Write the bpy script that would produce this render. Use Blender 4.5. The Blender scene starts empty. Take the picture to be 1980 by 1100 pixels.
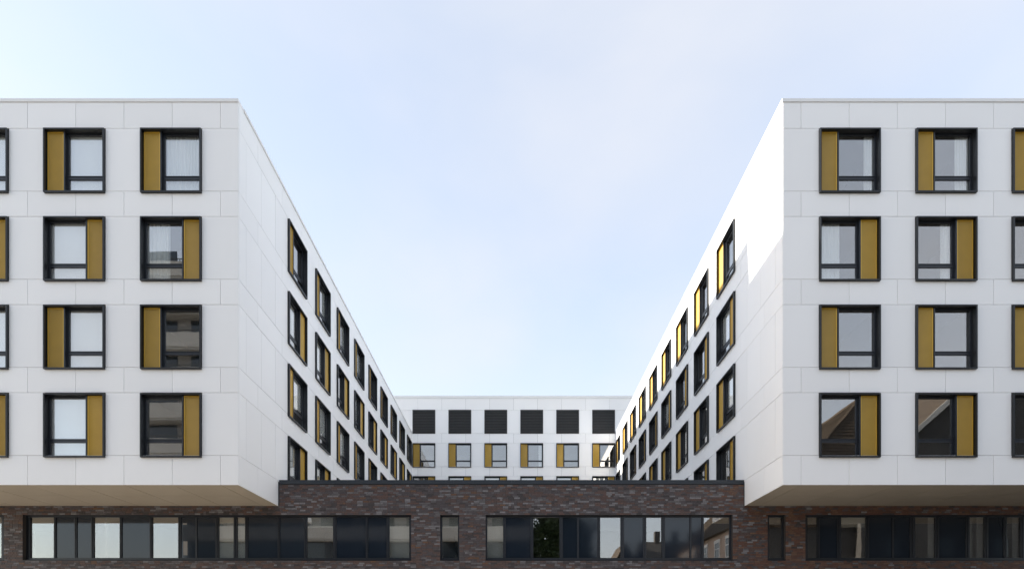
import bpy, math, random
from mathutils import Matrix, Vector

random.seed(7)
SC = bpy.context.scene
COL = SC.collection

# ------------------------------------------------------------------ camera
F = 1118.0                    # focal length in pixels of the 1980 px wide photograph
CX, CY = 997.0, 1220.0        # vanishing point in the photograph
cam_d = bpy.data.cameras.new('camera')
cam = bpy.data.objects.new('camera', cam_d)
COL.objects.link(cam)
cam.location = (0, 0, 1.6)
cam.rotation_euler = (math.radians(90), 0, 0)
cam_d.sensor_fit = 'HORIZONTAL'
cam_d.sensor_width = 36.0
cam_d.lens = F / 1980 * 36.0
cam_d.shift_x = (990 - CX) / 1980
cam_d.shift_y = (CY - 550) / 1980
cam_d.clip_start = 0.1
cam_d.clip_end = 3000
SC.camera = cam

# ------------------------------------------------------------------ light
SUN_EL = math.radians(13.8)
SUN_Y = 0.03
sun_vec = Vector((-math.cos(SUN_EL), SUN_Y, math.sin(SUN_EL))).normalized()

world = bpy.data.worlds.new('World')
SC.world = world
world.use_nodes = True
wn = world.node_tree
wn.nodes.clear()
w_out = wn.nodes.new('ShaderNodeOutputWorld')
w_bg = wn.nodes.new('ShaderNodeBackground')
w_bg.inputs['Strength'].default_value = 0.15
sky = wn.nodes.new('ShaderNodeTexSky')
sky.sky_type = 'NISHITA'
sky.sun_disc = False
sky.sun_elevation = SUN_EL
sky.sun_rotation = math.atan2(sun_vec.x, sun_vec.y)
sky.altitude = 60
sky.air_density = 1.0
sky.dust_density = 1.2
sky.ozone_density = 1.4
# thin high cloud veil: a fine soft noise mixes the blue sky with cloud white
w_tc = wn.nodes.new('ShaderNodeTexCoord')
w_map = wn.nodes.new('ShaderNodeMapping')
w_map.inputs['Rotation'].default_value = (0.0, 0.0, 0.5)
w_map.inputs['Scale'].default_value = (1.0, 1.0, 1.9)
w_n1 = wn.nodes.new('ShaderNodeTexNoise')
w_n1.inputs['Scale'].default_value = 2.1
w_n1.inputs['Detail'].default_value = 7
w_n1.inputs['Roughness'].default_value = 0.48
w_n1.inputs['Distortion'].default_value = 0.25
w_r = wn.nodes.new('ShaderNodeMapRange')
w_r.inputs['From Min'].default_value = 0.36
w_r.inputs['From Max'].default_value = 0.68
w_r.inputs['To Min'].default_value = 0.58
w_r.inputs['To Max'].default_value = 0.90
w_mix = wn.nodes.new('ShaderNodeMix')
w_mix.data_type = 'RGBA'
w_bw = wn.nodes.new('ShaderNodeRGBToBW')
w_veil = wn.nodes.new('ShaderNodeVectorMath')
w_veil.operation = 'SCALE'
w_veil.inputs[0].default_value = (0.972, 1.0, 1.085)
w_gain = wn.nodes.new('ShaderNodeMath')
w_gain.operation = 'MULTIPLY_ADD'
w_gain.inputs[1].default_value = 0.13
w_gain.inputs[2].default_value = 1.62
L = wn.links.new
L(w_tc.outputs['Generated'], w_map.inputs['Vector'])
L(w_map.outputs['Vector'], w_n1.inputs['Vector'])
L(w_n1.outputs['Fac'], w_r.inputs['Value'])
L(w_r.outputs['Result'], w_mix.inputs['Factor'])
L(sky.outputs['Color'], w_mix.inputs['A'])
L(sky.outputs['Color'], w_bw.inputs['Color'])
L(w_bw.outputs['Val'], w_gain.inputs[0])
L(w_gain.outputs['Value'], w_veil.inputs['Scale'])
L(w_veil.outputs['Vector'], w_mix.inputs['B'])
L(w_mix.outputs['Result'], w_bg.inputs['Color'])
L(w_bg.outputs['Background'], w_out.inputs['Surface'])

sun_d = bpy.data.lights.new('sun', 'SUN')
sun_d.energy = 4.0
sun_d.angle = math.radians(0.53)
sun_d.color = (1.0, 0.93, 0.82)
sun = bpy.data.objects.new('sun', sun_d)
COL.objects.link(sun)
sun.rotation_euler = sun_vec.to_track_quat('Z', 'Y').to_euler()
sun.location = (-60, 0, 60)

SC.view_settings.view_transform = 'Standard'
SC.view_settings.look = 'None'
SC.view_settings.exposure = 1.77
SC.view_settings.gamma = 1.0
SC.view_settings.use_curve_mapping = False
SC.render.engine = 'CYCLES'
SC.cycles.use_denoising = True
SC.cycles.max_bounces = 12
SC.cycles.transparent_max_bounces = 16
SC.cycles.glossy_bounces = 6
SC.cycles.caustics_reflective = True
SC.cycles.blur_glossy = 0.5
SC.cycles.sample_clamp_indirect = 8.0

# ------------------------------------------------------------------ helpers
class MB:
    """collects geometry for one mesh"""
    def __init__(self):
        self.v, self.f, self.mi, self.fc = [], [], [], []

    def face(self, pts, mi=0, col=None):
        b = len(self.v)
        self.v.extend([tuple(p) for p in pts])
        self.f.append(tuple(range(b, b + len(pts))))
        self.mi.append(mi)
        self.fc.append(col)

    def box(self, x0, x1, y0, y1, z0, z1, mi=0, col=None, skip=()):
        b = len(self.v)
        self.v += [(x0, y0, z0), (x1, y0, z0), (x1, y1, z0), (x0, y1, z0),
                   (x0, y0, z1), (x1, y0, z1), (x1, y1, z1), (x0, y1, z1)]
        for k, q in (('-z', (0, 3, 2, 1)), ('+z', (4, 5, 6, 7)), ('-y', (0, 1, 5, 4)),
                     ('+x', (1, 2, 6, 5)), ('+y', (2, 3, 7, 6)), ('-x', (3, 0, 4, 7))):
            if k in skip:
                continue
            self.f.append(tuple(b + i for i in q))
            self.mi.append(mi)
            self.fc.append(col)
        return self

    def prism(self, poly, axis, a0, a1, mi=0):
        """extrude a 2D polygon along an axis ('x' or 'y'); poly holds (u, z)"""
        n = len(poly)
        b = len(self.v)
        for a in (a0, a1):
            for u, z in poly:
                self.v.append((a, u, z) if axis == 'x' else (u, a, z))
        fl = [tuple(b + i for i in range(n)), tuple(b + n + i for i in reversed(range(n)))]
        for i in range(n):
            j = (i + 1) % n
            fl.append((b + j, b + i, b + n + i, b + n + j))
        for q in fl:
            self.f.append(q); self.mi.append(mi); self.fc.append(None)

    def cyl(self, p0, p1, r0, r1, n=10, mi=0):
        p0, p1 = Vector(p0), Vector(p1)
        d = (p1 - p0).normalized()
        a = d.orthogonal().normalized()
        c = d.cross(a)
        b = len(self.v)
        for p, r in ((p0, r0), (p1, r1)):
            for i in range(n):
                t = 2 * math.pi * i / n
                self.v.append(tuple(p + (a * math.cos(t) + c * math.sin(t)) * r))
        for i in range(n):
            j = (i + 1) % n
            self.f.append((b + i, b + j, b + n + j, b + n + i)); self.mi.append(mi); self.fc.append(None)
        self.f.append(tuple(b + n + i for i in range(n))); self.mi.append(mi); self.fc.append(None)

    def mesh(self, name, mats):
        me = bpy.data.meshes.new(name)
        me.from_pydata(self.v, [], self.f)
        for m in (mats if isinstance(mats, (list, tuple)) else [mats]):
            me.materials.append(m)
        if any(self.mi):
            me.polygons.foreach_set('material_index', self.mi)
        if any(c is not None for c in self.fc):
            at = me.attributes.new('piece_tone', 'FLOAT_COLOR', 'FACE')
            flat = []
            for c in self.fc:
                flat.extend((*(c or (0.1, 0.1, 0.1)), 1.0))
            at.data.foreach_set('color', flat)
        me.update()
        return me


def link(name, me, parent=None, loc=(0, 0, 0), rz=0.0, **props):
    o = bpy.data.objects.new(name, me)
    COL.objects.link(o)
    o.location = loc
    o.rotation_euler = (0, 0, rz)
    if parent is not None:
        o.parent = parent
    for k, v in props.items():
        o[k] = v
    return o


def thing(name, label, category, loc=(0, 0, 0), group=None, mesh=None):
    o = link(name, mesh, None, loc)
    o['label'] = label
    o['category'] = category
    if group:
        o['group'] = group
    return o


# ------------------------------------------------------------------ materials
def mat(name):
    m = bpy.data.materials.new(name)
    m.use_nodes = True
    nt = m.node_tree
    nt.nodes.clear()
    out = nt.nodes.new('ShaderNodeOutputMaterial')
    return m, nt, out


def principled(name, col, rough=0.5, metal=0.0, spec=0.5, noise=None, objrand=0.0, bump=None, coat=0.0):
    m, nt, out = mat(name)
    p = nt.nodes.new('ShaderNodeBsdfPrincipled')
    p.inputs['Base Color'].default_value = (*col, 1)
    p.inputs['Roughness'].default_value = rough
    p.inputs['Metallic'].default_value = metal
    p.inputs['Specular IOR Level'].default_value = spec
    p.inputs['Coat Weight'].default_value = coat
    nt.links.new(p.outputs['BSDF'], out.inputs['Surface'])
    tc = nt.nodes.new('ShaderNodeTexCoord')
    src = None
    if noise:
        sc, amt = noise
        n = nt.nodes.new('ShaderNodeTexNoise')
        n.inputs['Scale'].default_value = sc
        n.inputs['Detail'].default_value = 6
        nt.links.new(tc.outputs['Object'], n.inputs['Vector'])
        mr = nt.nodes.new('ShaderNodeMapRange')
        mr.inputs['From Min'].default_value = 0.25
        mr.inputs['From Max'].default_value = 0.75
        mr.inputs['To Min'].default_value = 1 - amt
        mr.inputs['To Max'].default_value = 1 + amt
        nt.links.new(n.outputs['Fac'], mr.inputs['Value'])
        src = mr.outputs['Result']
    if objrand:
        oi = nt.nodes.new('ShaderNodeObjectInfo')
        mr = nt.nodes.new('ShaderNodeMapRange')
        mr.inputs['To Min'].default_value = 1 - objrand
        mr.inputs['To Max'].default_value = 1 + objrand
        nt.links.new(oi.outputs['Random'], mr.inputs['Value'])
        if src is None:
            src = mr.outputs['Result']
        else:
            mu = nt.nodes.new('ShaderNodeMath')
            mu.operation = 'MULTIPLY'
            nt.links.new(src, mu.inputs[0])
            nt.links.new(mr.outputs['Result'], mu.inputs[1])
            src = mu.outputs['Value']
    if src is not None:
        vm = nt.nodes.new('ShaderNodeVectorMath')
        vm.operation = 'SCALE'
        vm.inputs[0].default_value = col
        nt.links.new(src, vm.inputs['Scale'])
        nt.links.new(vm.outputs['Vector'], p.inputs['Base Color'])
    if bump:
        sc, st, dist = bump
        n2 = nt.nodes.new('ShaderNodeTexNoise')
        n2.inputs['Scale'].default_value = sc
        n2.inputs['Detail'].default_value = 4
        nt.links.new(tc.outputs['Object'], n2.inputs['Vector'])
        b = nt.nodes.new('ShaderNodeBump')
        b.inputs['Strength'].default_value = st
        b.inputs['Distance'].default_value = dist
        nt.links.new(n2.outputs['Fac'], b.inputs['Height'])
        nt.links.new(b.outputs['Normal'], p.inputs['Normal'])
    return m


M = {}
M['panel'] = principled('white_panel', (0.895, 0.895, 0.895), 0.42, 0, 0.35, noise=(0.7, 0.012), objrand=0.022)
M['core'] = principled('facade_backing', (0.10, 0.10, 0.105), 0.8)
M['coping'] = principled('coping_metal', (0.80, 0.80, 0.80), 0.4, 0, 0.4, noise=(0.5, 0.02))
M['soffit'] = principled('soffit_bounce_beige', (0.40, 0.345, 0.27), 0.55, 0, 0.3, noise=(1.5, 0.03), objrand=0.03)  # warm bounce from the street is painted into this colour
M['frame'] = principled('anthracite_metal', (0.011, 0.013, 0.016), 0.38, 0, 0.42, noise=(3, 0.08))
M['sash'] = principled('anthracite_sash', (0.013, 0.016, 0.022), 0.36, 0, 0.5)
M['ochre'] = principled('gold_sheet', (0.37, 0.225, 0.026), 0.36, 0.2, 0.5, noise=(2.2, 0.07), objrand=0.13)
M['ochre_rim'] = principled('gold_rim', (0.60, 0.37, 0.05), 0.33, 0.3, 0.5)
M['interior'] = principled('interior_plaster', (0.27, 0.265, 0.25), 0.9)
M['floorslab'] = principled('interior_floor', (0.22, 0.2, 0.18), 0.8)
M['blind'] = principled('blind_fabric', (0.86, 0.85, 0.83), 0.8, noise=(1.2, 0.03))
M['curtain'] = principled('curtain_cloth', (0.78, 0.78, 0.76), 0.9)
M['roof'] = principled('roof_bounce_pale', (0.40, 0.39, 0.37), 0.9, noise=(0.6, 0.1))  # unseen roofs, made pale to bounce light up the courtyard walls
M['louvre'] = principled('louvre_metal', (0.055, 0.056, 0.057), 0.5, 0, 0.4)
M['slat'] = principled('louvre_blade', (0.055, 0.056, 0.058), 0.5, 0, 0.4)
M['blind_grey'] = principled('grey_screen', (0.36, 0.355, 0.32), 0.85, noise=(1.2, 0.05))
M['cap'] = principled('parapet_metal', (0.020, 0.026, 0.034), 0.42, 0, 0.45, noise=(1, 0.08))
M['mortar'] = principled('mortar', (0.040, 0.035, 0.034), 0.95, bump=(60, 0.4, 0.005))
M['joint'] = principled('movement_joint', (0.11, 0.05, 0.04), 0.8)
M['spandrel'] = principled('spandrel_glass', (0.012, 0.018, 0.028), 0.06, 0, 0.6)
M['asphalt'] = principled('asphalt', (0.075, 0.073, 0.070), 0.9, noise=(6, 0.15), bump=(60, 0.3, 0.01))
M['pavement'] = principled('pavement', (0.48, 0.445, 0.40), 0.9, noise=(1.4, 0.12))
M['ground'] = principled('ground', (0.17, 0.155, 0.13), 0.95, noise=(0.4, 0.2))
M['concrete'] = principled('concrete', (0.42, 0.41, 0.39), 0.85, noise=(0.5, 0.1))
M['plaster_tan'] = principled('plaster_tan', (0.42, 0.32, 0.26), 0.9, noise=(0.8, 0.06))
M['plaster_grey'] = principled('plaster_grey', (0.26, 0.25, 0.24), 0.9, noise=(0.8, 0.06))
M['shingle'] = principled('dark_shingle', (0.045, 0.042, 0.040), 0.8, noise=(3, 0.3))
M['tile'] = principled('roof_tile', (0.062, 0.045, 0.030), 0.75, noise=(2.5, 0.35))
M['white_trim'] = principled('white_trim', (0.7, 0.7, 0.7), 0.6)
M['dark_glass'] = principled('dark_glass', (0.02, 0.03, 0.04), 0.05, 0, 0.8)
M['bark'] = principled('bark', (0.07, 0.055, 0.04), 0.9)
M['leaf'] = principled('leaf', (0.060, 0.095, 0.035), 0.7, noise=(0.8, 0.3))
M['membrane'] = principled('plant_cladding', (0.45, 0.45, 0.46), 0.6)


def brick_mat():
    m, nt, out = mat('brick_clay')
    p = nt.nodes.new('ShaderNodeBsdfPrincipled')
    a = nt.nodes.new('ShaderNodeAttribute')
    a.attribute_name = 'piece_tone'
    tc = nt.nodes.new('ShaderNodeTexCoord')
    n = nt.nodes.new('ShaderNodeTexNoise')
    n.inputs['Scale'].default_value = 28
    n.inputs['Detail'].default_value = 4
    mr = nt.nodes.new('ShaderNodeMapRange')
    mr.inputs['From Min'].default_value = 0.3
    mr.inputs['From Max'].default_value = 0.7
    mr.inputs['To Min'].default_value = 0.75
    mr.inputs['To Max'].default_value = 1.25
    vm = nt.nodes.new('ShaderNodeVectorMath')
    vm.operation = 'SCALE'
    k = nt.links.new
    k(tc.outputs['Object'], n.inputs['Vector'])
    k(n.outputs['Fac'], mr.inputs['Value'])
    k(a.outputs['Color'], vm.inputs[0])
    k(mr.outputs['Result'], vm.inputs['Scale'])
    k(vm.outputs['Vector'], p.inputs['Base Color'])
    p.inputs['Roughness'].default_value = 0.55
    p.inputs['Specular IOR Level'].default_value = 0.4
    k(p.outputs['BSDF'], out.inputs['Surface'])
    return m


M['brick'] = brick_mat()


def glass_mat(name, refl, tint):
    """coated insulating glass: a mirror-like share of reflection over a clear pane"""
    m, nt, out = mat(name)
    tr = nt.nodes.new('ShaderNodeBsdfTransparent')
    tr.inputs['Color'].default_value = (*tint, 1)
    gl = nt.nodes.new('ShaderNodeBsdfGlossy')
    gl.inputs['Roughness'].default_value = 0.0
    gl.inputs['Color'].default_value = (1.0, 0.965, 0.925, 1)
    lw = nt.nodes.new('ShaderNodeLayerWeight')
    lw.inputs['Blend'].default_value = 0.5
    pw = nt.nodes.new('ShaderNodeMath')
    pw.operation = 'POWER'
    pw.inputs[1].default_value = 4.0
    mr = nt.nodes.new('ShaderNodeMapRange')
    mr.inputs['To Min'].default_value = refl
    mr.inputs['To Max'].default_value = 0.95
    mx = nt.nodes.new('ShaderNodeMixShader')
    tc = nt.nodes.new('ShaderNodeTexCoord')
    n = nt.nodes.new('ShaderNodeTexNoise')
    n.inputs['Scale'].default_value = 0.9
    n.inputs['Detail'].default_value = 1
    b = nt.nodes.new('ShaderNodeBump')
    b.inputs['Strength'].default_value = 0.05
    b.inputs['Distance'].default_value = 0.02
    k = nt.links.new
    k(tc.outputs['Object'], n.inputs['Vector'])
    k(n.outputs['Fac'], b.inputs['Height'])
    k(b.outputs['Normal'], gl.inputs['Normal'])
    k(lw.outputs['Facing'], pw.inputs[0])
    k(pw.outputs['Value'], mr.inputs['Value'])
    k(mr.outputs['Result'], mx.inputs['Fac'])
    k(tr.outputs['BSDF'], mx.inputs[1])
    k(gl.outputs['BSDF'], mx.inputs[2])
    k(mx.outputs['Shader'], out.inputs['Surface'])
    return m


M['glass'] = glass_mat('coated_glass', 0.23, (0.95, 0.97, 0.975))

# ------------------------------------------------------------------ dimensions
Y1, YB, Y2 = 21.5, 25.1, 57.4            # wing fronts, brick wall, rear block
XL, XR = -10.30, 9.93                    # courtyard faces of the two wings
Z_SOFFIT, Z_TOP = 7.04, 21.35
WIN_W, WIN_H = 2.25, 2.37
ROW_Z = [17.86 - 3.27 * k for k in range(4)]      # window bottoms, top row first
JOINTS = []                                       # (top, bottom) of each row of tall panels
for k in range(4):
    JOINTS.append((20.28 - 3.27 * k, 17.95 - 3.27 * k))
T_PANEL = 0.03
GAP = 0.0115

# ------------------------------------------------------------------ ground
def structure(name, mb, m):
    return link(name, mb.mesh(name, m), kind='structure')

b = MB(); b.box(-600, 600, -600, 600, -0.5, 0.0); structure('ground', b, M['ground'])
b = MB(); b.box(-200, 200, 5.6, 11.0, 0.001, 0.006); structure('road', b, M['asphalt'])
b = MB(); b.box(-200, 200, 11.0, 11.18, 0.001, 0.13); b.box(-200, 200, 5.42, 5.6, 0.001, 0.13)
structure('kerb', b, M['concrete'])
b = MB(); b.box(-200, 15, 11.18, YB, 0.001, 0.12); b.box(-200, 200, -12, 5.42, 0.001, 0.12)
structure('pavement', b, M['pavement'])
b = MB(); b.box(15.01, 200, 11.18, YB, 0.001, 0.115)  # unseen dark ground, added to dim the soffit and lower front at right
structure('dimming_ground', b, M['asphalt'])

# ------------------------------------------------------------------ window meshes (local: x along wall, y into wall, z up)
DEPTH0, DEPTH1 = -0.095, 0.27
T = 0.05


def mirror(x0, x1, flip):
    return (WIN_W - x1, WIN_W - x0) if flip else (x0, x1)


def build_window_meshes(flip):
    out = {}
    c = MB()
    W, H = WIN_W, WIN_H
    c.box(0, W, DEPTH0, DEPTH1, 0, T)
    c.box(0, W, DEPTH0, DEPTH1, H - T, H)
    c.box(0, T, DEPTH0, DEPTH1, T, H - T)
    c.box(W - T, W, DEPTH0, DEPTH1, T, H - T)
    out['casing'] = c.mesh('window_casing', M['frame'])
    # gold folding shutter: rim and corrugated sheet
    s = MB()
    a0, a1 = T + 0.03, T + 0.63
    z0, z1 = T + 0.015, H - T - 0.015
    yf = 0.02
    r = 0.03
    for (u0, u1, v0, v1) in ((a0, a0 + r, z0, z1), (a1 - r, a1, z0, z1), (a0 + r, a1 - r, z0, z0 + r), (a0 + r, a1 - r, z1 - r, z1)):
        x0, x1 = mirror(u0, u1, flip)
        s.box(x0, x1, yf, yf + 0.055, v0, v1, 1)
    n = 30
    xs = [a0 + r + (a1 - a0 - 2 * r) * i / n for i in range(n + 1)]
    for i in range(n):
        ya = yf + 0.014 + (0.008 if i % 2 else 0)
        yb = yf + 0.014 + (0 if i % 2 else 0.008)
        xa, xb = xs[i], xs[i + 1]
        if flip:
            xa, xb = W - xa, W - xb
        pts = [(xa, ya, z0 + r), (xb, yb, z0 + r), (xb, yb, z1 - r), (xa, ya, z1 - r)]
        s.face(pts[::-1] if flip else pts, 0)
    out['shutter'] = s.mesh('gold_shutter', [M['ochre'], M['ochre_rim']])
    # solid backing behind the shutter plus post beside it
    q = MB()
    p0, p1 = a1 + 0.012, a1 + 0.06
    x0, x1 = mirror(p0, p1, flip); q.box(x0, x1, 0.0, DEPTH1 - 0.02, T, H - T)
    x0, x1 = mirror(T, p0, flip); q.box(x0, x1, 0.09, 0.14, T, H - T)
    out['post'] = q.mesh('window_post', M['sash'])
    # sash
    f = MB()
    g0, g1 = p1, W - T
    ys0, ys1 = 0.115, 0.185
    m_ = 0.07
    zt0, zt1 = 0.60, 0.74
    for (u0, u1, v0, v1) in ((g0, g0 + m_, T, H - T), (g1 - m_, g1, T, H - T), (g0 + m_, g1 - m_, T, T + m_),
                             (g0 + m_, g1 - m_, H - T - m_, H - T), (g0 + m_, g1 - m_, zt0, zt1)):
        x0, x1 = mirror(u0, u1, flip)
        f.box(x0, x1, ys0, ys1, v0, v1)
    # handle and slim drip rail on the transom
    x0, x1 = mirror(g0 + m_, g1 - m_, flip)
    f.box(x0, x1, ys0 - 0.02, ys0, zt1 - 0.035, zt1 - 0.012)
    xm = (x0 + x1) / 2
    f.box(xm - 0.012, xm + 0.012, ys0 - 0.012, ys0, zt0 + 0.05, zt0 + 0.075)
    out['sash'] = f.mesh('window_sash', M['sash'])
    x0, x1 = mirror(g0 + m_ - 0.01, g1 - m_ + 0.01, flip)
    p = MB(); p.box(x0, x1, 0.145, 0.155, zt1 - 0.01, H - T - m_ + 0.01)
    out['pane_top'] = p.mesh('window_pane', M['glass'])
    p = MB(); p.box(x0, x1, 0.145, 0.155, T + m_ - 0.01, zt0 + 0.01)
    out['pane_low'] = p.mesh('window_pane_low', M['glass'])
    out['gx'] = (x0, x1)
    return out


WM = {False: build_window_meshes(False), True: build_window_meshes(True)}
_cloth = {}


def cloth_mesh(flip, kind):
    """blind or curtain just inside the glass"""
    key = (flip, kind)
    if key in _cloth:
        return _cloth[key]
    x0, x1 = WM[flip]['gx']
    mb = MB()
    zt = WIN_H - 0.08
    if kind == 'blind':
        mb.box(x0 - 0.03, x1 + 0.03, 0.215, 0.221, 0.10, zt)
        mb.box(x0 - 0.03, x1 + 0.03, 0.205, 0.230, 0.085, 0.10)
        m = M['blind']
    elif kind == 'short_blind':
        mb.box(x0 - 0.03, x1 + 0.03, 0.215, 0.221, 0.95, zt)
        mb.box(x0 - 0.03, x1 + 0.03, 0.205, 0.230, 0.935, 0.95)
        m = M['blind']
    else:
        w = x1 - x0
        a, e = {'curtain_full': (0.0, 1.0), 'curtain_start': (-0.02, 0.60), 'curtain_end': (0.62, 1.02), 'curtain_thin': (0.76, 1.02)}[kind]
        a, e = x0 + w * a, x0 + w * e
        n = max(12, int((e - a) / 0.022))
        rnd = random.Random(len(kind))
        ph = rnd.random() * 6
        prof = []
        for i in range(n + 1):
            u = a + (e - a) * i / n
            prof.append((u, 0.245 + 0.028 * math.sin(u * 48 + ph + 1.5 * math.sin(u * 7))))
        for i in range(n):
            (ua, ya), (ub, yb) = prof[i], prof[i + 1]
            mb.face([(ua, ya, 0.08), (ub, yb, 0.08), (ub, yb, zt), (ua, ya, zt)])
            mb.face([(ua, ya + 0.004, 0.08), (ua, ya + 0.004, zt), (ub, yb + 0.004, zt), (ub, yb + 0.004, 0.08)])
        m = M['curtain']
    me = mb.mesh(kind, m)
    _cloth[key] = me
    return me


def place_window(parent, loc, rz, flip, cloth=None):
    wm = WM[flip]
    w = link('window', wm['casing'], parent, loc, rz)
    link('shutter', wm['shutter'], w)
    link('post', wm['post'], w)
    link('sash', wm['sash'], w)
    link('pane', wm['pane_top'], w)
    link('pane', wm['pane_low'], w)
    if cloth:
        link('blind' if 'blind' in cloth else 'curtain', cloth_mesh(flip, cloth), w)
    return w


_panel_mesh = {}


def panel_mesh(w, h, m):
    key = (round(w, 3), round(h, 3), m.name)
    if key not in _panel_mesh:
        mb = MB()
        c = 0.004                                 # small chamfer towards the joints
        x0, x1, z0, z1 = GAP / 2, w - GAP / 2, GAP / 2, h - GAP / 2
        mb.box(x0, x1, c, T_PANEL, z0, z1, skip=('-y',))
        o = [(x0, c, z0), (x1, c, z0), (x1, c, z1), (x0, c, z1)]
        i = [(x0 + c, 0, z0 + c), (x1 - c, 0, z0 + c), (x1 - c, 0, z1 - c), (x0 + c, 0, z1 - c)]
        mb.face(i)
        for a in range(4):
            d = (a + 1) % 4
            mb.face([o[a], o[d], i[d], i[a]])
        _panel_mesh[key] = mb.mesh('cladding_panel', m)
    return _panel_mesh[key]


def facade(parent, origin, rz, length, starts, joints, blanks, z_low, z_top, rows, band_start_end=(0, None), kinds=None, top_joint=None):
    """clad one wall: origin = lower-left outer corner seen from outside, x runs to the viewer's right.
    starts: x of each window; joints: x of band joints; blanks: extra tall joints; rows: (top, bottom, window z)"""
    R = Matrix.Rotation(rz, 4, 'Z')
    ox, oy = origin

    def put(x, z, w, h, m=M['panel']):
        p = R @ Vector((x, 0, 0))
        jit = random.uniform(-0.0012, 0.0012)
        o = link('cladding_panel', panel_mesh(w, h, m), parent, (ox + p.x, oy + p.y, z), rz)
        o.rotation_euler = (random.uniform(-0.0012, 0.0012), 0, rz + jit)

    # bands
    zs = [z_top] + [z for r in rows for z in (r[0], r[1])] + [z_low]
    js = sorted([0.0] + [j for j in joints if 0.05 < j < length - 0.05] + [length])
    for i in range(0, len(zs), 2):
        zt, zb = zs[i], zs[i + 1]
        for a, e in zip(js[:-1], js[1:]):
            put(a, zb, e - a, zt - zb)
    # tall panels between the windows
    spans = []
    last = 0.0
    for s in sorted(starts):
        if s - last > 0.08:
            spans.append((last, s))
        last = s + WIN_W
    if length - last > 0.08:
        spans.append((last, length))
    for r in rows:
        for a, e in spans:
            cuts = sorted([a] + [c for c in blanks if a + 0.05 < c < e - 0.05] + [e])
            for p, q in zip(cuts[:-1], cuts[1:]):
                put(p, r[1], q - p, r[0] - r[1])
    # backing wall with the window openings left free
    c = MB()
    y0, y1 = T_PANEL + 0.012, 0.33
    ins = 0.012
    for i in range(0, len(zs), 2):
        c.box(0.03, length - 0.03, y0, y1, zs[i + 1] - (ins if i + 1 < len(zs) - 1 else -0.03), zs[i] + (ins if i else -0.03))
    for r in rows:
        for a, e in spans:
            c.box(max(0.031, a - ins), min(length - 0.031, e + ins), y0 + 0.002, y1 - 0.002, r[1] - ins, r[0] + ins)
    link('backing_wall', c.mesh('backing_wall', M['core']), parent, (ox, oy, 0), rz)
    return R


# ------------------------------------------------------------------ the two white wings
FRONT_X_L = [-13.915 - 3.588 * k for k in range(4)]
FRONT_X_R = [11.28 + 3.58 * k for k in range(4)]
X_OUT_L, X_OUT_R = -26.02, 25.62
SIDE_S = [4.62 + 3.575 * k for k in range(9)]
SIDE_JOINTS = [1.61 + 2.385 * k for k in range(16)]
SIDE_BLANKS = [0.60, 1.93, 3.30]
SIDE_LEN = Y2 - Y1
ROWS = [(JOINTS[k][0], JOINTS[k][1], ROW_Z[k]) for k in range(4)]
BAND_TOP = Z_TOP - 0.10

west = thing('hospital_wing', 'white panelled wing of the left half, shaded inner wall facing the courtyard', 'building', (XL, Y1, Z_SOFFIT))
east = thing('hospital_wing', 'white panelled wing of the right half, inner wall lit by sun under the roof edge', 'building', (XR, Y1, Z_SOFFIT))
for o in (west, east):
    o['group'] = 'white wings overhanging the brick storey'


def shift_children(parent):
    off = parent.location
    for ch in parent.children:
        ch.location = ch.location - off


WEST_CLOTH = {(0, 0): 'curtain_full', (0, 1): 'blind', (0, 2): 'blind', (1, 0): 'curtain_start', (1, 1): 'blind', (1, 2): 'blind',
              (2, 1): 'blind', (2, 2): 'blind', (3, 1): 'blind', (3, 2): 'blind'}
EAST_CLOTH = {(0, 0): 'curtain_thin', (0, 1): 'curtain_end', (1, 0): 'curtain_start', (1, 1): 'curtain_thin'}

# fronts
facade(west, (X_OUT_L, Y1), 0.0, XL - X_OUT_L, [x - X_OUT_L for x in FRONT_X_L],
       [(-10.98 - 1.7925 * k) - X_OUT_L for k in range(9)], [], Z_SOFFIT, BAND_TOP, ROWS)
facade(east, (XR, Y1), 0.0, X_OUT_R - XR, [x - XR for x in FRONT_X_R],
       [(10.615 + 1.79 * k) - XR for k in range(9)], [], Z_SOFFIT, BAND_TOP, ROWS)
for r in range(4):
    flip = r % 2 == 1
    for c in range(4):
        place_window(west, (FRONT_X_L[c], Y1, ROW_Z[r]), 0.0, flip, WEST_CLOTH.get((r, c)))
        place_window(east, (FRONT_X_R[c], Y1, ROW_Z[r]), 0.0, flip, EAST_CLOTH.get((r, c)))

# courtyard sides (the corner edge of the front panel stands 2 mm proud of the side)
off = 0.034
RZ_W, RZ_E = math.radians(90), math.radians(-90)
facade(west, (XL, Y1 + off), RZ_W, SIDE_LEN - off, [s - off for s in SIDE_S], [s - off for s in SIDE_JOINTS],
       [s - off for s in SIDE_BLANKS], Z_SOFFIT, BAND_TOP, ROWS)
facade(east, (XR, Y2), RZ_E, SIDE_LEN - off, [SIDE_LEN - s - WIN_W for s in SIDE_S], [SIDE_LEN - s for s in SIDE_JOINTS],
       [SIDE_LEN - s for s in SIDE_BLANKS], Z_SOFFIT, BAND_TOP, ROWS)
rs = random.Random(3)
for r in range(4):
    flip = r % 2 == 1
    for s in SIDE_S:
        cl = rs.choice([None, None, 'curtain_thin', 'short_blind', 'curtain_end'])
        place_window(west, (XL, Y1 + s, ROW_Z[r]), RZ_W, flip, cl)
        cl = rs.choice([None, None, 'curtain_thin', 'short_blind', 'curtain_end'])
        place_window(east, (XR, Y1 + s + WIN_W, ROW_Z[r]), RZ_E, flip, cl)


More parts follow.
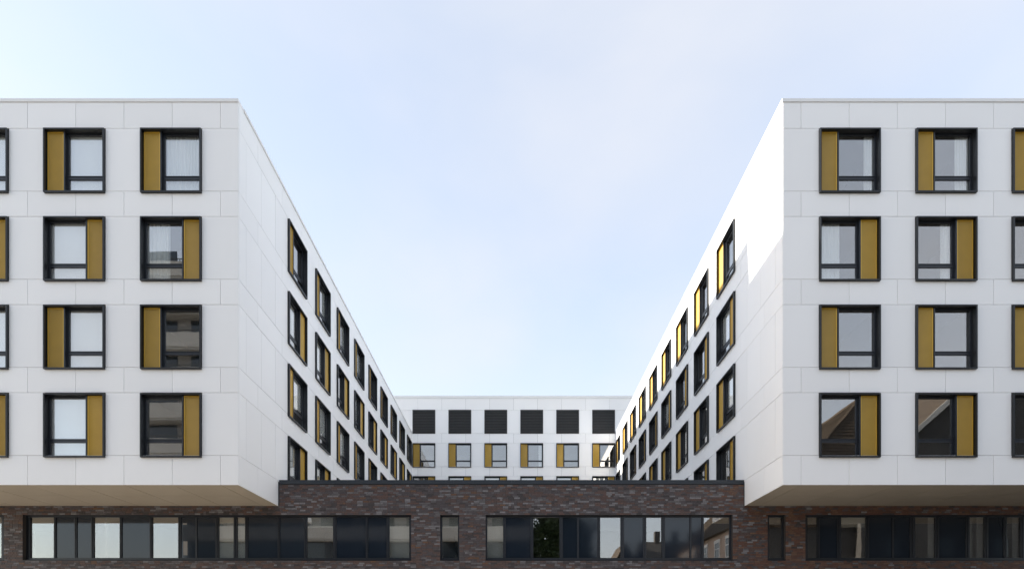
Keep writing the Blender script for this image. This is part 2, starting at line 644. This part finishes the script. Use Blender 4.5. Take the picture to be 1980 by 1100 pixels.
def wing_body(parent, x_in, x_out, sgn):
    # coping: sheet metal cap in lengths, along front and courtyard side
    lo, hi = min(x_in, x_out), max(x_in, x_out)
    n = 6
    seg = (hi - lo + 0.03) / n
    start = lo if sgn > 0 else lo
    for i in range(n):
        a = lo + i * seg - (0.03 if sgn < 0 else 0)
        mb = MB(); mb.box(0.002, seg - 0.002, 0, 0.45, 0, 0.115)
        link('coping', mb.mesh('coping', M['coping']), parent, (a if sgn < 0 else lo - 0.03 + i * seg, Y1 - 0.03, BAND_TOP + 0.004))
    n = 12
    seg = (SIDE_LEN - 0.42) / n
    for i in range(n):
        mb = MB(); mb.box(0, 0.45, 0.002, seg - 0.002, 0, 0.115)
        x0 = x_in - 0.03 if sgn > 0 else x_in - 0.42
        link('coping', mb.mesh('coping', M['coping']), parent, (x0, Y1 + 0.42 + i * seg, BAND_TOP + 0.004))
    # roof, floors, inner partition, outer walls
    ia, ib = lo + 0.40, hi - 0.40
    mb = MB(); mb.box(lo + 0.36, hi - 0.36, Y1 + 0.36, Y2, 20.70, 20.92)
    link('roof', mb.mesh('roof', M['roof']), parent)
    mb = MB()
    for z in [17.45 - 3.27 * k for k in range(3)] + [7.32]:
        mb.box(lo + 0.36, hi - 0.36, Y1 + 0.36, Y2, z, z + 0.28)
    link('floor_slab', mb.mesh('floor_slab', M['floorslab']), parent)
    mb = MB()
    z0, z1 = 7.62, 20.68
    mb.box(lo + 0.4, hi - 5.0 if sgn < 0 else hi - 0.4, Y1 + 5.2, Y1 + 5.35, z0, z1)
    if sgn > 0:
        mb.box(x_in + 5.0, x_in + 5.15, Y1 + 5.36, Y2, z0, z1)
    else:
        mb.box(x_in - 5.15, x_in - 5.0, Y1 + 5.36, Y2, z0, z1)
    xs = FRONT_X_R if sgn > 0 else FRONT_X_L
    for x in xs[:-1]:
        xx = x + WIN_W + 0.66 if sgn > 0 else x - 0.70
        mb.box(xx - 0.06, xx + 0.06, Y1 + 0.36, Y1 + 5.19, z0, z1)
    for s in SIDE_S[1:]:
        yy = Y1 + s - 0.66
        if sgn > 0:
            mb.box(x_in + 0.36, x_in + 4.99, yy - 0.06, yy + 0.06, z0, z1)
        else:
            mb.box(x_in - 4.99, x_in - 0.36, yy - 0.06, yy + 0.06, z0, z1)
    link('partition_wall', mb.mesh('partition_wall', M['interior']), parent)
    mb = MB()
    xo = x_out if sgn > 0 else x_out
    if sgn > 0:
        mb.box(xo - 0.3, xo - 0.03, Y1 + 0.34, Y2, Z_SOFFIT, BAND_TOP)
    else:
        mb.box(xo + 0.03, xo + 0.3, Y1 + 0.34, Y2, Z_SOFFIT, BAND_TOP)
    link('outer_wall', mb.mesh('outer_wall', M['panel']), parent)
    # soffit panels under the overhang
    js = [lo]
    if sgn < 0:
        j = [-10.98 - 1.7925 * k for k in range(9)]
    else:
        j = [10.615 + 1.79 * k for k in range(9)]
    js = sorted([lo] + [x for x in j if lo + 0.1 < x < hi - 0.1] + [hi])
    ys = [Y1 + 0.036, Y1 + 1.75, YB + 0.25]
    for a, e in zip(js[:-1], js[1:]):
        for ya, yb in zip(ys[:-1], ys[1:]):
            a2 = a + (0.036 if (a == lo and sgn > 0) else 0)
            e2 = e - (0.036 if (e == hi and sgn < 0) else 0)
            mb = MB(); mb.box(0.011, e2 - a2 - 0.011, 0.011, yb - ya - 0.011, 0, 0.03)
            link('soffit_panel', mb.mesh('soffit_panel', M['soffit']), parent, (a2, ya, Z_SOFFIT + 0.004 + random.uniform(0, 0.002)))
    mb = MB(); mb.box(lo + 0.34, hi - 0.34, Y1 + 0.34, YB + 0.3, Z_SOFFIT + 0.05, Z_SOFFIT + 0.2)
    link('soffit_backing', mb.mesh('soffit_backing', M['core']), parent)


wing_body(west, XL, X_OUT_L, -1)
wing_body(east, XR, X_OUT_R, 1)
# roof plant room whose shadow steps across the opposite wall
mb = MB()
mb.box(-20.5, -13.5, 25.45, 54.0, 20.92, 24.11)
for i in range(14):
    mb.box(-20.6, -13.42, 25.5 + 2.0 * i, 25.56 + 2.0 * i, 20.93, 24.0)
link('plant_room', mb.mesh('plant_room', M['membrane']), west)

# ------------------------------------------------------------------ rear block
rear = thing('hospital_block', 'white rear block closing the courtyard, six dark louvres above its windows', 'building', (0, Y2, 7.0))
RX0, RX1 = -26.0, 25.6
REAR_X = [-10.23 + 3.568 * k for k in range(6)]
REAR_TOP = 24.70
J5 = (23.55, 21.22)
RROWS = [(J5[0], J5[1], 21.13)] + ROWS
vis0, vis1 = -13.4, 13.2                     # clad part that the courtyard and the roof line show
facade(rear, (vis0, Y2), 0.0, vis1 - vis0, [x - vis0 for x in REAR_X],
       [(-9.72 - 2.38 + 2.379 * k) - vis0 for k in range(-1, 12)], [], 7.0, REAR_TOP, RROWS)
lf = MB()
lf.box(0, WIN_W, -0.04, 0.2, 0, 0.06); lf.box(0, WIN_W, -0.04, 0.2, WIN_H - 0.06, WIN_H)
lf.box(0, 0.06, -0.04, 0.2, 0.06, WIN_H - 0.06); lf.box(WIN_W - 0.06, WIN_W, -0.04, 0.2, 0.06, WIN_H - 0.06)
lf.box(0.05, WIN_W - 0.05, 0.16, 0.19, 0.05, WIN_H - 0.05)
louvre_me = lf.mesh('louvre', M['louvre'])
ls = MB()
ns = 15
for i in range(ns):
    z = 0.08 + i * (WIN_H - 0.2) / (ns - 1)
    x0, x1 = 0.06, WIN_W - 0.06
    ls.face([(x0, -0.02, z), (x1, -0.02, z), (x1, 0.06, z + 0.075), (x0, 0.06, z + 0.075)])
    ls.face([(x0, -0.02, z - 0.04), (x0, -0.02, z), (x1, -0.02, z), (x1, -0.02, z - 0.04)][::-1])
    ls.face([(x0, -0.02, z - 0.04), (x0, 0.06, z + 0.04), (x1, 0.06, z + 0.04), (x1, -0.02, z - 0.04)])
slat_me = ls.mesh('slat', M['slat'])
for x in REAR_X:
    lv = link('louvre', louvre_me, rear, (x, Y2, 21.20))
    link('slat', slat_me, lv, kind='stuff')
for r in range(4):
    for i, x in enumerate(REAR_X):
        cl = {(0, 1): None, (0, 3): 'curtain_thin', (1, 2): 'short_blind', (1, 3): 'short_blind', (1, 4): 'short_blind', (1, 5): 'short_blind'}.get((r, i))
        place_window(rear, (x, Y2, ROW_Z[r]), 0.0, r % 2 == 1, cl)
n = 12
seg = (RX1 - RX0) / n
for i in range(n):
    mb = MB(); mb.box(0.002, seg - 0.002, -0.03, 0.45, 0, 0.26)
    link('coping', mb.mesh('coping', M['coping']), rear, (RX0 + i * seg, Y2, REAR_TOP + 0.004))
mb = MB()
mb.box(RX0, vis0 - 0.004, Y2 + 0.003, Y2 + 0.33, 7.0, REAR_TOP)
mb.box(vis1 + 0.004, RX1, Y2 + 0.003, Y2 + 0.33, 7.0, REAR_TOP)
mb.box(RX0, RX1, Y2 + 14.0, Y2 + 14.3, 7.0, REAR_TOP)
link('outer_wall', mb.mesh('outer_wall', M['panel']), rear)
mb = MB(); mb.box(RX0, RX1, Y2 + 0.36, Y2 + 13.99, REAR_TOP - 0.5, REAR_TOP - 0.2)
link('roof', mb.mesh('roof', M['roof']), rear)
mb = MB()
for z in [20.72] + [17.45 - 3.27 * k for k in range(3)] + [7.3]:
    mb.box(RX0, RX1, Y2 + 0.36, Y2 + 13.99, z, z + 0.28)
link('floor_slab', mb.mesh('floor_slab', M['floorslab']), rear)
mb = MB(); mb.box(RX0, RX1, Y2 + 5.5, Y2 + 5.65, 7.6, 24.1)
for x in REAR_X[:-1]:
    mb.box(x + WIN_W + 0.6, x + WIN_W + 0.72, Y2 + 0.36, Y2 + 5.49, 7.6, 24.1)
link('partition_wall', mb.mesh('partition_wall', M['interior']), rear)

for p in (west, east, rear):
    shift_children(p)

# ------------------------------------------------------------------ brick base storey
def PX(px, y=YB):
    return (px - CX) * y / F


def PZ(py, y=YB):
    return 1.6 + (CY - py) * y / F


base = thing('brick_storey', 'dark brick ground storey with ribbon windows below the white wings', 'building', (0, YB, 0))
BX0, BX1 = -26.05, 25.7
Z_W0, Z_W1 = PZ(1083), PZ(994)
Z_PAR = PZ(936)
PAR0, PAR1 = XL + 0.05, XR - 0.03
STRIPS = [(-25.6, PX(8)), (PX(44), PX(795)), (PX(851), PX(888)), (PX(939), PX(1417)), (PX(1484), PX(1519)), (PX(1557), 25.3)]

# mortar-coloured wall with openings (front at y = 0 in the thing's space)
wl = MB()
DW = 0.42
wl.box(BX0, BX1, 0, DW, 0.0, Z_W0)
wl.box(BX0, BX1, 0, DW, Z_W1, Z_SOFFIT - 0.004)
wl.box(PAR0, PAR1, 0.001, DW - 0.001, Z_SOFFIT - 0.004, Z_PAR)
edges = [BX0] + [e for s in STRIPS for e in s] + [BX1]
for a, e in zip(edges[0::2], edges[1::2]):
    wl.box(a, e, 0.0, DW, Z_W0, Z_W1)
link('wall', wl.mesh('wall', M['mortar']), base)

# bricks in wild bond, each a solid of its own
PALETTE = [((0.074, 0.063, 0.065), 24), ((0.090, 0.060, 0.053), 20), ((0.100, 0.060, 0.050), 12), ((0.052, 0.043, 0.044), 10),
           ((0.110, 0.100, 0.103), 15), ((0.165, 0.157, 0.162), 9), ((0.13, 0.070, 0.042), 2)]
pal = [c for c, w in PALETTE for _ in range(w)]
rb = random.Random(11)
COURSE, BH, JT = 0.0765, 0.0665, 0.010
stuff_bricks = MB()
brick_cache = {}
cands = []


def lay(x0, x1, z, brick_z1):
    x = x0
    first = True
    prev = None
    while x < x1 - 0.012:
        l = rb.choice((0.24, 0.24, 0.24, 0.115))
        if first:
            l = rb.choice((0.24, 0.115, 0.18)); first = False
        if x + l > x1 - 0.06:
            l = x1 - x
        if prev is not None and rb.random() < 0.04:
            c = prev
        else:
            c = rb.choice(pal)
        if rb.random() < 0.62 * min(1.0, max(0.0, (x - 7.5) / 4.0)):
            c = rb.choice(((0.115, 0.055, 0.038), (0.10, 0.05, 0.036), (0.135, 0.075, 0.05)))
        prev = c
        cands.append((x, x + l, z, c))
        x += l + JT


z = 0.005
while z + BH < Z_PAR + 0.02:
    zt = min(z + BH, Z_PAR - 0.002)
    if z < Z_W0 - 0.03 or z > Z_W1 - 0.02:
        if z + BH < Z_SOFFIT:
            # lay in a course, movement joints left open
            cuts = [BX0, PX(749) - 0.008, PX(749) + 0.008, PX(1250) - 0.004, PX(1250) + 0.004, BX1]
        else:
            cuts = [PAR0, PX(749) - 0.008, PX(749) + 0.008, PX(1250) - 0.004, PX(1250) + 0.004, PAR1]
        for a, e in zip(cuts[0::2], cuts[1::2]):
            lay(a, e, z, zt)
    else:
        for a, e in zip(edges[0::2], edges[1::2]):
            lay(a, e, z, zt)
    z += COURSE

# the 300 that show largest: full stretchers round the middle of the picture
cands.sort(key=lambda q: (q[1] - q[0] < 0.2, q[2] < PZ(1098), (0.5 * (q[0] + q[1]) + 2.9) ** 2 + 2.2 * (q[2] - 6.3) ** 2))
YBR = -0.012


def brick_mesh(l, c):
    key = (round(l, 3), c)
    if key not in brick_cache:
        mb = MB()
        k = 0.003
        mb.box(k, l - k, 0.0, 0.02, k, BH - k, col=c, skip=('+y',))
        mb.box(0, l, 0.004, 0.021, 0, BH, col=c, skip=('+y',))
        brick_cache[key] = mb.mesh('brick', M['brick'])
    return brick_cache[key]


for i, (x0, x1, z, c) in enumerate(cands):
    y = YBR + rb.uniform(-0.003, 0.003)
    if i < 300:
        link('brick', brick_mesh(x1 - x0, c), base, (x0, y, z))
    else:
        v = rb.uniform(0.88, 1.12)
        cc = tuple(q * v for q in c)
        stuff_bricks.box(x0, x1, y, 0.01, z, z + BH, col=cc, skip=('+y',))
link('bricks', stuff_bricks.mesh('bricks', M['brick']), base, kind='stuff')

# movement joints
for px, w in ((749, 0.008), (1250, 0.0035)):
    mb = MB()
    mb.box(PX(px) - w, PX(px) + w, -0.006, -0.001, 0.1, Z_W0 - 0.02)
    mb.box(PX(px) - w, PX(px) + w, -0.006, -0.001, Z_W1 + 0.02, Z_PAR)
    link('movement_joint', mb.mesh('movement_joint', M['joint']), base)

# parapet cap in lengths and the dark trim at both ends
n = 8
seg = (PAR1 - PAR0) / n
for i in range(n):
    mb = MB(); mb.box(0.001, seg - 0.001, -0.045, DW + 0.05, 0, PZ(928) - Z_PAR)
    link('parapet_cap', mb.mesh('parapet_cap', M['cap']), base, (PAR0 + i * seg, 0, Z_PAR + 0.003))
for x0, x1 in ((PAR0 - 0.045, PAR0 - 0.003), (PAR1 + 0.003, PAR1 + 0.028)):
    mb = MB(); mb.box(x0, x1, -0.03, DW, Z_SOFFIT + 0.0, Z_PAR + 0.1)
    link('edge_trim', mb.mesh('edge_trim', M['cap']), base)
mb = MB(); mb.box(PAR0, PAR1, DW, Y2 - YB, 7.2, 7.45)
link('roof', mb.mesh('roof', M['roof']), base)
mb = MB()
mb.box(BX0, BX1, 6.0, 6.2, 0.2, 7.0)
mb.box(BX0, BX0 + 0.2, DW + 0.01, 5.99, 0.2, 6.94)
mb.box(BX1 - 0.2, BX1, DW + 0.01, 5.99, 0.2, 6.94)
mb.box(BX0, BX1, DW + 0.01, 5.99, 3.55, 3.75)
mb.box(BX0, BX1, DW + 0.01, 5.99, 6.95, 7.03)
for x in (-18.1, -14.1, -10.3, -6.1, -3.3, -1.4, 2.4, 5.6, 9.7, 12.0, 20.1):
    mb.box(x - 0.06, x + 0.06, DW + 0.01, 5.99, 3.76, 6.94)
link('partition_wall', mb.mesh('partition_wall', M['interior']), base)

# ribbon windows: (strip, [(px0, px1, kind)]) kind g glass, p opaque panel
RIB = [
    (0, [(-90, 5, 'g')]),
    (1, [(60, 106, 'g'), (110, 146, 'p'), (150, 178, 'p'), (182, 233, 'g'), (237, 291, 'p'), (295, 346, 'g'), (351, 379, 'p'), (382, 418, 'p'),
         (423, 453, 'gs'), (459, 475, 'gs'), (480, 538, 'p'), (542, 589, 'p'), (594, 645, 'gq'), (651, 708, 'p'), (712, 748, 'p'), (753, 792, 'gs')]),
    (2, [(854, 886, 'gq')]),
    (3, [(942, 973, 'gs'), (978, 1026, 'p'), (1031, 1082, 'g'), (1088, 1116, 'p'), (1119, 1155, 'p'), (1160, 1200, 'g'), (1206, 1243, 'p'),
         (1249, 1279, 'g'), (1285, 1333, 'p'), (1336, 1356, 'p'), (1360, 1411, 'g')]),
    (4, [(1486, 1514, 'g')]),
    (5, [(1560, 1580, 'g'), (1584, 1618, 'p'), (1625, 1674, 'gq'), (1679, 1724, 'p'), (1727, 1758, 'p'), (1768, 1808, 'gc'), (1814, 1866, 'p'),
         (1873, 1903, 'gc'), (1909, 1939, 'p'), (1945, 1972, 'gc'), (1978, 2030, 'p'), (2036, 2080, 'g')]),
]
YG = 0.235                                # glass plane behind the brick face
YGLASS = YB + YG
for si, cells in RIB:
    x0, x1 = STRIPS[si]
    fr = MB()
    y0, y1 = 0.17, 0.30
    zb0, zb1, zt0, zt1 = Z_W0 - 0.01, Z_W0 + 0.14, Z_W1 - 0.085, Z_W1 + 0.01
    fr.box(x0 - 0.01, x1 + 0.01, y0, y1, zb0, zb1)
    fr.box(x0 - 0.01, x1 + 0.01, y0, y1, zt0, zt1)
    fr.box(x0 + 0.0, x1 - 0.0, -0.035, y0, Z_W0 + 0.002, Z_W0 + 0.022)        # sill sheet
    fr.box(x0 - 0.01, x0 + 0.06, y0 + 0.002, y1, zb1, zt0)
    fr.box(x1 - 0.06, x1 + 0.01, y0 + 0.002, y1, zb1, zt0)
    rw = link('ribbon_window', fr.mesh('ribbon_window', M['sash']), base)
    prev = x0 + 0.06
    xs = [(PX(a, YGLASS), PX(e, YGLASS), k) for a, e, k in cells]
    for i, (a, e, k) in enumerate(xs):
        nxt = xs[i + 1][0] if i + 1 < len(xs) else x1 - 0.06
        m0, m1 = e - 0.006, max(nxt + 0.006, e + 0.01)
        if i == 0 and a - prev > 0.02:
            mb = MB(); mb.box(prev + 0.001, a + 0.006, y0 + 0.012, y1 - 0.01, zb1, zt0)
            link('mullion', mb.mesh('mullion', M['sash']), rw)
        if m1 > m0 + 0.012:
            mb = MB(); mb.box(m0, m1, y0 + 0.012, y1 - 0.01, zb1, zt0)
            if m1 - m0 > 0.09:
                mb.box((m0 + m1) / 2 - 0.01, (m0 + m1) / 2 + 0.01, y0 - 0.012, y0 + 0.012, zb1, zt0)
            link('mullion', mb.mesh('mullion', M['sash']), rw)
        mb = MB()
        if k == 'p':
            mb.box(a, e, YG - 0.02, YG + 0.02, zb1, zt0)
            link('spandrel_panel', mb.mesh('spandrel_panel', M['spandrel']), rw)
            continue
        mb.box(a, e, YG, YG + 0.01, zb1, zt0)
        link('pane', mb.mesh('pane', M['glass']), rw)
        if k == 'gb':
            mb = MB(); mb.box(a - 0.04, e + 0.04, 0.34, 0.346, zb1 - 0.02, zt0 + 0.03)
            link('blind', mb.mesh('blind', M['blind']), rw)
        elif k in ('gs', 'gq'):
            zz = zb1 + (zt0 - zb1) * (0.02 if k == 'gs' else 0.78)
            mb = MB(); mb.box(a - 0.04, e + 0.04, 0.37, 0.376, zz, zt0 + 0.03)
            mb.box(a - 0.04, e + 0.04, 0.363, 0.383, zz - 0.02, zz)
            link('blind', mb.mesh('blind', M['blind_grey']), rw)
        elif k == 'gc':
            mb = MB(); mb.box(e - 0.22, e + 0.04, 0.37, 0.376, zb1 - 0.02, zt0 + 0.03)
            link('blind', mb.mesh('blind', M['interior']), rw)
# two small white notices inside the dark panels at the left of the ribbon
for a, e, t, q in ((354, 362, 1011, 1014), (355, 363, 1046, 1073)):
    mb = MB(); mb.box(PX(a, YGLASS), PX(e, YGLASS), YG - 0.026, YG - 0.021, PZ(q, YGLASS), PZ(t, YGLASS))
    link('notice', mb.mesh('notice', M['plaster_grey']), base)

# ------------------------------------------------------------------ the street behind the camera (seen in the glass)
def add_part(parent, name, mb, m, **kw):
    o = link(name, mb.mesh(name, m), parent, **kw)
    o.location = -parent.location
    return o


# long office slab with concrete parapet bands
slab = thing('office_slab', 'long office block with concrete parapet bands, reflected in the windows at left', 'building', (-15, -2.5, 0))
SX0, SX1, SY0, SY1 = -30.8, 1.4, -14.0, -2.5
SXM = -23.5
mb = MB(); mb.box(SX0, SXM, SY0, SY1 - 0.9, 0, 30.0); mb.box(SXM + 0.002, SX1, SY0, SY1 - 0.9, 0, 14.4)
add_part(slab, 'wall', mb, M['plaster_grey'])
for i in range(8):
    zb = 10.1 + i * 2.80
    xe = SX1 if i < 2 else SXM
    nb = 8 if i < 2 else 2
    mb = MB(); mb.box(SX0 - 0.1, xe + 0.1, SY1 - 0.25, SY1 + 0.1, zb, zb + 1.15)
    mb.box(SX0 - 0.1, xe + 0.1, SY1 - 0.88, SY1 + 0.02, zb - 0.16, zb - 0.002)
    add_part(slab, 'parapet', mb, M['concrete'])
    mb = MB()
    mb.box(SX0, xe, SY1 - 0.05, SY1, zb + 1.36, zb + 1.41)
    for j in range(int((xe - SX0) / 1.98)):
        mb.box(SX0 + 0.2 + 1.98 * j, SX0 + 0.25 + 1.98 * j, SY1 - 0.045, SY1 - 0.005, zb + 1.15, zb + 1.36)
    add_part(slab, 'railing', mb, M['louvre'])
    for j in range(nb):
        xx = SX0 + 0.6 + j * 4.0
        mb = MB(); mb.box(xx, xx + 2.9, SY1 - 0.92, SY1 - 0.86, zb + 0.4, zb + 2.5)
        add_part(slab, 'window', mb, M['dark_glass'])
mb = MB(); mb.box(SX0 + 0.3, SX1 - 0.3, SY1 - 0.9, SY1 - 0.7, 0.6, 9.92)
add_part(slab, 'glazed_base', mb, M['dark_glass'])

# house with hipped tile roof
house = thing('tiled_house', 'tan house with steep tile roof and dark front gable, reflected in windows at right', 'building', (29, -11, 0))
HX0, HX1, HY0, HY1, HE, HR = 20.6, 38.4, -22.0, -3.2, 11.7, 21.5
mb = MB(); mb.box(HX0, HX1, HY0, HY1, 0, HE)
add_part(house, 'wall', mb, M['plaster_tan'])
mb = MB(); mb.box(HX0 + 0.02, HX1, HY1 + 0.002, HY1 + 0.06, 0.3, HE - 0.4)  # dark sheet over the tan front, standing in for its shade
add_part(house, 'front_shade_sheet', mb, M['shingle'])
o_ = 0.45
rx = (HX0 + HX1) / 2
A, B_, C_, D_ = (HX0 - o_, HY0 - o_, HE - 0.3), (HX1 + o_, HY0 - o_, HE - 0.3), (HX1 + o_, HY1 + o_, HE - 0.3), (HX0 - o_, HY1 + o_, HE - 0.3)
R0, R1 = (rx, HY0 + 3, HR), (rx, HY1 - 3.0, HR)
mb = MB()
for q in ([A, D_, R1, R0], [D_, C_, R1], [C_, B_, R0, R1], [B_, A, R0], [A, B_, C_, D_]):
    mb.face(q[::-1])
roof = add_part(house, 'roof', mb, M['tile'])
# tile courses standing proud on the slopes
tb = MB()
def courses(p0, p1, q0, q1, n):
    p0, p1, q0, q1 = map(Vector, (p0, p1, q0, q1))
    nrm = (p1 - p0).cross(q0 - p0).normalized()
    if nrm.z < 0:
        nrm = -nrm
    for i in range(n):
        t0, t1 = i / n, (i + 0.8) / n
        a, b2 = p0.lerp(q0, t0), p1.lerp(q1, t0)
        c2, d2 = p1.lerp(q1, t1), p0.lerp(q0, t1)
        tb.face([a + nrm * 0.06, b2 + nrm * 0.06, c2 + nrm * 0.01, d2 + nrm * 0.01])
courses(D_, C_, R1, R1, 34)
courses(A, D_, R0, R1, 34)
tiles = link('tile', tb.mesh('tile', M['tile']), roof, kind='stuff')
mb = MB()
mb.cyl(D_, R1, 0.14, 0.14, 6); mb.cyl(C_, R1, 0.14, 0.14, 6); mb.cyl(R0, R1, 0.14, 0.14, 6)
rt = link('ridge_tile', mb.mesh('ridge_tile', M['tile']), roof)
for yy in (-5.2, -8.4, -12.0, -15.6, -19.0):
    for zz in (3.0, 6.0, 8.9):
        mb = MB(); mb.box(HX0 - 0.05, HX0 + 0.05, yy - 0.65, yy + 0.65, zz, zz + 1.7)
        w_ = add_part(house, 'window', mb, M['dark_glass'])
        mb = MB()
        mb.box(HX0 - 0.1, HX0 + 0.02, yy - 0.78, yy + 0.78, zz + 1.7, zz + 2.0)
        mb.box(HX0 - 0.1, HX0 + 0.02, yy - 0.78, yy + 0.78, zz - 0.12, zz)
        mb.box(HX0 - 0.09, HX0 + 0.02, yy - 0.75, yy - 0.65, zz, zz + 1.7)
        mb.box(HX0 - 0.09, HX0 + 0.02, yy + 0.65, yy + 0.75, zz, zz + 1.7)
        mb.box(HX0 - 0.09, HX0 + 0.02, yy - 0.65, yy + 0.65, zz + 1.05, zz + 1.15)
        link('frame', mb.mesh('frame', M['white_trim']), w_)

# cross gable on the street side: dark shingle with pale verge boards
GX0, GX1, GYF, GYB, GE, GT = 31.6, 47.2, -2.2, -14.0, 17.3, 24.2
gm = (GX0 + GX1) / 2
mb = MB(); mb.prism([(GX0, 0), (GX1, 0), (GX1, GE), (gm, GT), (GX0, GE)], 'y', GYF, GYB)
add_part(house, 'front_gable', mb, M['shingle'])
mb = MB()
for sg, xe in ((-1, GX0), (1, GX1)):
    p, q = (xe + sg * 0.6, GE - 0.45), (gm, GT + 0.05)
    mb.prism([p, q, (q[0], q[1] + 0.3), (p[0], p[1] + 0.3)], 'y', GYF + 0.5, GYB - 0.3)
add_part(house, 'gable_roof', mb, M['tile'])
mb = MB()
for sg, xe in ((-1, GX0), (1, GX1)):
    p, q = (xe + sg * 0.62, GE - 0.50), (gm, GT)
    mb.prism([p, q, (q[0], q[1] + 0.5), (p[0], p[1] + 0.5)], 'y', GYF + 0.51, GYF + 0.6)
add_part(house, 'verge_board', mb, M['concrete'])
for xx in (34.4, 39.4, 44.4):
    for zz in (4.5, 8.5, 12.5):
        mb = MB(); mb.box(xx - 0.6, xx + 0.6, GYF - 0.02, GYF + 0.05, zz, zz + 1.6)
        add_part(house, 'window', mb, M['dark_glass'])

# terrace with chimneys farther down the side street
terr = thing('terraced_house', 'dark terrace with flat ridge and chimneys, reflected low in the ribbon window', 'building', (27, -44, 0))
mb = MB(); mb.box(19.5, 44, -52, -40, 0, 12)
add_part(terr, 'wall', mb, M['plaster_grey'])
mb = MB(); mb.prism([(-53, 11.6), (-39, 11.6), (-46, 16.6)], 'x', 20.5, 44.5)
tr = add_part(terr, 'roof', mb, M['shingle'])
for xx in (23.6, 26.6, 29.4, 33.0):
    mb = MB(); mb.box(xx - 0.45, xx + 0.45, -46.5, -45.5, 15.5, 18.2)
    link('chimney', mb.mesh('chimney', M['shingle']), tr)
small = thing('small_house', 'small pointed gable house, reflected low beside the terrace', 'building', (17.5, -44, 0))
mb = MB(); mb.prism([(15.6, 0), (19.2, 0), (19.2, 12.2), (17.4, 15.4), (15.6, 12.2)], 'y', -41, -50)
add_part(small, 'wall', mb, M['shingle'])
mb = MB()
mb.prism([(15.3, 11.8), (17.4, 15.5), (17.4, 15.75), (15.3, 12.05)], 'y', -40.7, -50.3)
mb.prism([(17.4, 15.5), (19.5, 11.8), (19.5, 12.05), (17.4, 15.75)], 'y', -40.7, -50.3)
add_part(small, 'roof', mb, M['tile'])

# street trees
def street_tree(label, loc, crown_z, rxy, rz_, trunk_h, n, seed, dens=0.55):
    tree = thing('street_tree', label, 'tree', loc)
    rt_ = random.Random(seed)
    mb = MB()
    mb.cyl((0, 0, 0), (0.1, 0, trunk_h), 0.30, 0.22)
    for i in range(9):
        t = i / 9 * 2 * math.pi
        r_ = rt_.uniform(0.4, 0.75) * rxy
        tip = (math.cos(t) * r_, math.sin(t) * r_, crown_z + rt_.uniform(-0.4, 0.5) * rz_)
        mb.cyl((0.1, 0, trunk_h - 0.6 + 0.07 * i), tip, 0.13, 0.03, 7)
    mb.cyl((0.1, 0, trunk_h), (0.2, 0.1, crown_z + rz_ * 0.6), 0.22, 0.04)
    link('trunk', mb.mesh('trunk', M['bark']), tree)
    mb = MB()
    for i in range(n):
        while True:
            p = Vector((rt_.uniform(-1, 1), rt_.uniform(-1, 1), rt_.uniform(-1, 1)))
            if p.length < 1:
                break
        if p.length < 0.35 and rt_.random() < 0.7:
            continue
        wob = 1 + 0.24 * math.sin(p.x * 7 + seed) * math.sin(p.z * 6) + 0.16 * math.sin(p.y * 9)
        if math.sin(p.x * 9 + p.z * 5 + seed) * math.sin(p.y * 8 - p.z * 7) > dens:
            continue
        c = Vector((p.x * rxy * wob, p.y * rxy * wob, crown_z + p.z * rz_))
        a = Vector((rt_.gauss(0, 1), rt_.gauss(0, 1), rt_.gauss(0, 1))).normalized()
        d = a.orthogonal().normalized()
        s = rt_.uniform(0.14, 0.26)
        mb.face([c - a * s, c + d * s * 0.6, c + a * s, c - d * s * 0.6])
    link('crown', mb.mesh('crown', M['leaf']), tree)


street_tree('broad leafy street tree, its dark foliage reflected near the middle of the ribbon window', (4.6, -12, 0), 9.4, 4.3, 6.0, 4.2, 20000, 5, 0.5)
